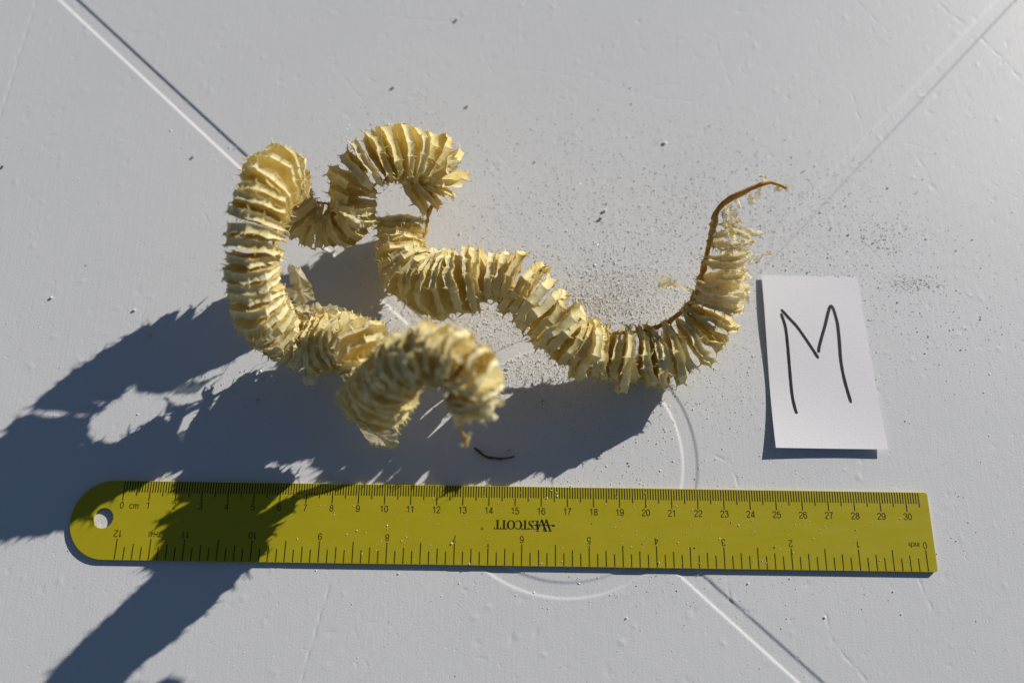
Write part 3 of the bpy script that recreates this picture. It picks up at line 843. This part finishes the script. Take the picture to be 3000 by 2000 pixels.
def shred(a, b, w, seed):
    rnd = random.Random(seed); a = Vector(a); b = Vector(b); L = (b - a).length
    t, e1, e2 = frame(b - a)
    n = max(8, int(L / .06)); rows = []; ph = rnd.uniform(0, 6.28); tw = rnd.uniform(-2.5, 2.5)
    for i in range(n + 1):
        f = i / n
        p = a.lerp(b, f) + (e1 * noise.noise(Vector((f * 4, seed, 0))) + e2 * noise.noise(Vector((f * 4, seed, 7)))) * .16 * min(1, L) * math.sin(min(1, f * 2) * 1.57)
        g = ph + tw * f + noise.noise(Vector((f * 5, seed, 3)))
        d = e1 * math.cos(g) + e2 * math.sin(g); dn = t.cross(d)
        row = []
        for s in (-1, -.5, 0, .5, 1):
            ww = w / 2 * (1 + .5 * noise.noise(Vector((f * 9, seed, s * 4))) + rnd.uniform(-.15, .15))
            if i == n: ww *= .45
            q = p + d * s * ww + dn * (s * s - .5) * w * .28
            if q.z < .03: q.z = .03
            row.append(q)
        rows.append(row)
    mb = MB(); mb.grid(rows)
    for _ in range(int(n * .7)):
        i = rnd.randrange(1, n); base = rows[i][rnd.choice((0, 4))]
        d = Vector((rnd.uniform(-1, 1), rnd.uniform(-1, 1), rnd.uniform(-1, 1))).normalized()
        tube(mb, [base, base + d * rnd.uniform(.04, .09), base + d * rnd.uniform(.1, .16) + e1 * .04], [.018, .012, .004], 3)
    mb.build("torn_strip", M_THIN, EGG, True)
for i, (a, b, w) in enumerate(SHREDS): shred(a, b, w * 1.35, 100 + i)
rnd = random.Random(55)
for i in range(34):                      # shaggy scraps over the near end
    tt = rnd.uniform(.2, 6.0)
    c = catmull(CP, tt); a = c + Vector((rnd.uniform(-1, 1), rnd.uniform(-1, 1), rnd.uniform(.1, 1))).normalized() * radius(tt) * rnd.uniform(.85, 1.05)
    e = a + Vector((rnd.uniform(-1, 1), rnd.uniform(-1, 1), rnd.uniform(-.4, .5))).normalized() * rnd.uniform(.25, .6)
    shred(a, e, rnd.uniform(.12, .4), 500 + i)
rnd = random.Random(77)
for i in range(34):                      # ragged fringe where the last capsules have come apart
    tt = rnd.uniform(49.6, 52.95)
    c = catmull(CP, tt); d = (c - catmull(RP, tt)).normalized()
    a = c + d * radius(tt) * rnd.uniform(.1, .9) + Vector((rnd.uniform(-.3, .3), rnd.uniform(-.3, .3), rnd.uniform(0, .6)))
    e = a + (d * rnd.uniform(.2, .8) + Vector((rnd.uniform(-.6, .6), rnd.uniform(-.7, .7), rnd.uniform(-.3, .4)))) * rnd.uniform(.5, .9)
    shred(a, e, rnd.uniform(.08, .26), 300 + i)
for fi, F in enumerate(FLAPS):
    C0 = sum((Vector(p) for p in F), Vector()) / len(F); mb = MB(); out = []
    Q = [Vector(p) for p in F]; m = len(Q) * 6
    for i in range(m):
        k = i // 6; f = (i % 6) / 6; out.append(Q[k].lerp(Q[(k + 1) % len(Q)], f) + Vector((noise.noise(Vector((i, fi, 0)) * .7), noise.noise(Vector((i, fi, 5)) * .7), noise.noise(Vector((i, fi, 9)) * .7))) * .12)
    rows = [[C0.lerp(p, f) + Vector((0, 0, .25 * noise.noise(C0.lerp(p, f) * 1.9) * (1 - f * .4) + .12 * (1 - f))) for p in out] for f in (1, .85, .68, .5, .3, .1)]
    mb.grid(rows, True); o = len(mb.v) - m; mb.f.append(tuple(range(o, o + m))); mb.m.append(0)
    mb.build("torn_flap", M_THIN, EGG, True)

# ---------------------------------------------------------------- small things on the table
mb = MB(); T = [Vector(p) for p in TWIG]
P = [catmull(T, k / 4) for k in range((len(T) - 1) * 4)] + [T[-1]]
tube(mb, P, [.042 * (0.5 + .5 * math.sin(math.pi * min(1, (i + 1) / len(P) * 1.1))) + .012 for i in range(len(P))], 8, 1.3, 1, 2)
tag(mb.build("twig", M_TWIG, None, True, T[0]), "thin curved brown twig lying in the shadow above the ruler", "twig")

def pebble(mb, x, y, z, r, rnd, mi, nseg=0):
    ax = [Vector((1, 0, 0)), Vector((-1, 0, 0)), Vector((0, 1, 0)), Vector((0, -1, 0)), Vector((0, 0, 1)), Vector((0, 0, -1))]
    sc = Vector((rnd.uniform(.7, 1.3), rnd.uniform(.7, 1.3), rnd.uniform(.45, .85))) * r
    a = rnd.uniform(0, 6.28); ca, sa = math.cos(a), math.sin(a); vs = []
    for q in ax:
        q = Vector((q.x * sc.x, q.y * sc.y, q.z * sc.z)) * rnd.uniform(.85, 1.1)
        vs.append((x + q.x * ca - q.y * sa, y + q.x * sa + q.y * ca, z + q.z + sc.z * .75))
    mb.add(vs, [(0, 2, 4), (2, 1, 4), (1, 3, 4), (3, 0, 4), (2, 0, 5), (1, 2, 5), (3, 1, 5), (0, 3, 5)], mi)
rnd = random.Random(11); mb = MB()
for x0, y0, sx, sy, n in SAND:
    for _ in range(int(n * 2.2)):
        x, y = rnd.gauss(x0, sx), rnd.gauss(y0, sy)
        if not (-10 < x < 40 and -8 < y < 24): continue
        z = 0.0
        if -1.8 < x < 30.8 and -RW < y < 0:
            z = RT
            if rnd.random() < .55: continue
        d = abs(math.hypot(x - RING[0], y - RING[1]) - RING[2])
        if d < RING[3]: z = -.05
        r = min(.05, max(.008, rnd.lognormvariate(math.log(.0132), .42)))
        k = rnd.random(); mi = 0 if k < .55 else 3 if k < .80 else 1 if k < .96 else 2
        pebble(mb, x, y, z, r, rnd, mi)
o = mb.build("sand_grains", M_SAND)
tag(o, "fine pale sand grains scattered over the table", "sand", kind="stuff")
CR_L = ["pale crumb nearest the left edge of the picture, left of the coil", "pale crumb left of the coil, above its long shadow", "small pale crumb in the sunlit gap between shadows left of the coil",
        "brown crumb in the sunlit gap beside the lower shadow fingers", "reddish brown crumb at the rim of the left shadow", "dark seed-like crumb near the top edge of the picture", "yellow crumb above and right of the coil's upper arch",
        "white grain above the curved tail, upper middle", "pale lump left of the tail tip, upper of two", "dark lump left of the tail tip, lower of two", "thin straw-coloured flake above the coil's upper arch",
        "dark crumb beside the long diagonal channel", "dark crumb at the very left edge above the coil"]
CR_M = [0, 0, 0, 1, 1, 2, 1, 3, 0, 2, 1, 2, 2]
for (x, y, s), lab, mi in zip(CRUMBS, CR_L, CR_M):
    mb = MB(); n = 10; rows = []
    for j in range(1, 6):
        b = math.pi * j / 6
        rows.append([Vector((x, y, s * .5)) + Vector((math.sin(b) * math.cos(2 * math.pi * i / n) * s * 1.25, math.sin(b) * math.sin(2 * math.pi * i / n) * s * .8, math.cos(b) * s * .6)) * (1 + .35 * noise.noise(Vector((i * .9, j * .9, x)))) * .62 for i in range(n)])
    mb.grid(rows, True)
    mb.f += [tuple(range(n)), tuple(range(len(mb.v) - 1, len(mb.v) - n - 1, -1))]; mb.m += [0, 0]
    tag(mb.build("crumb", M_SAND[mi], None, False, (x, y, 0)), lab, "crumb", "loose crumbs on the table")
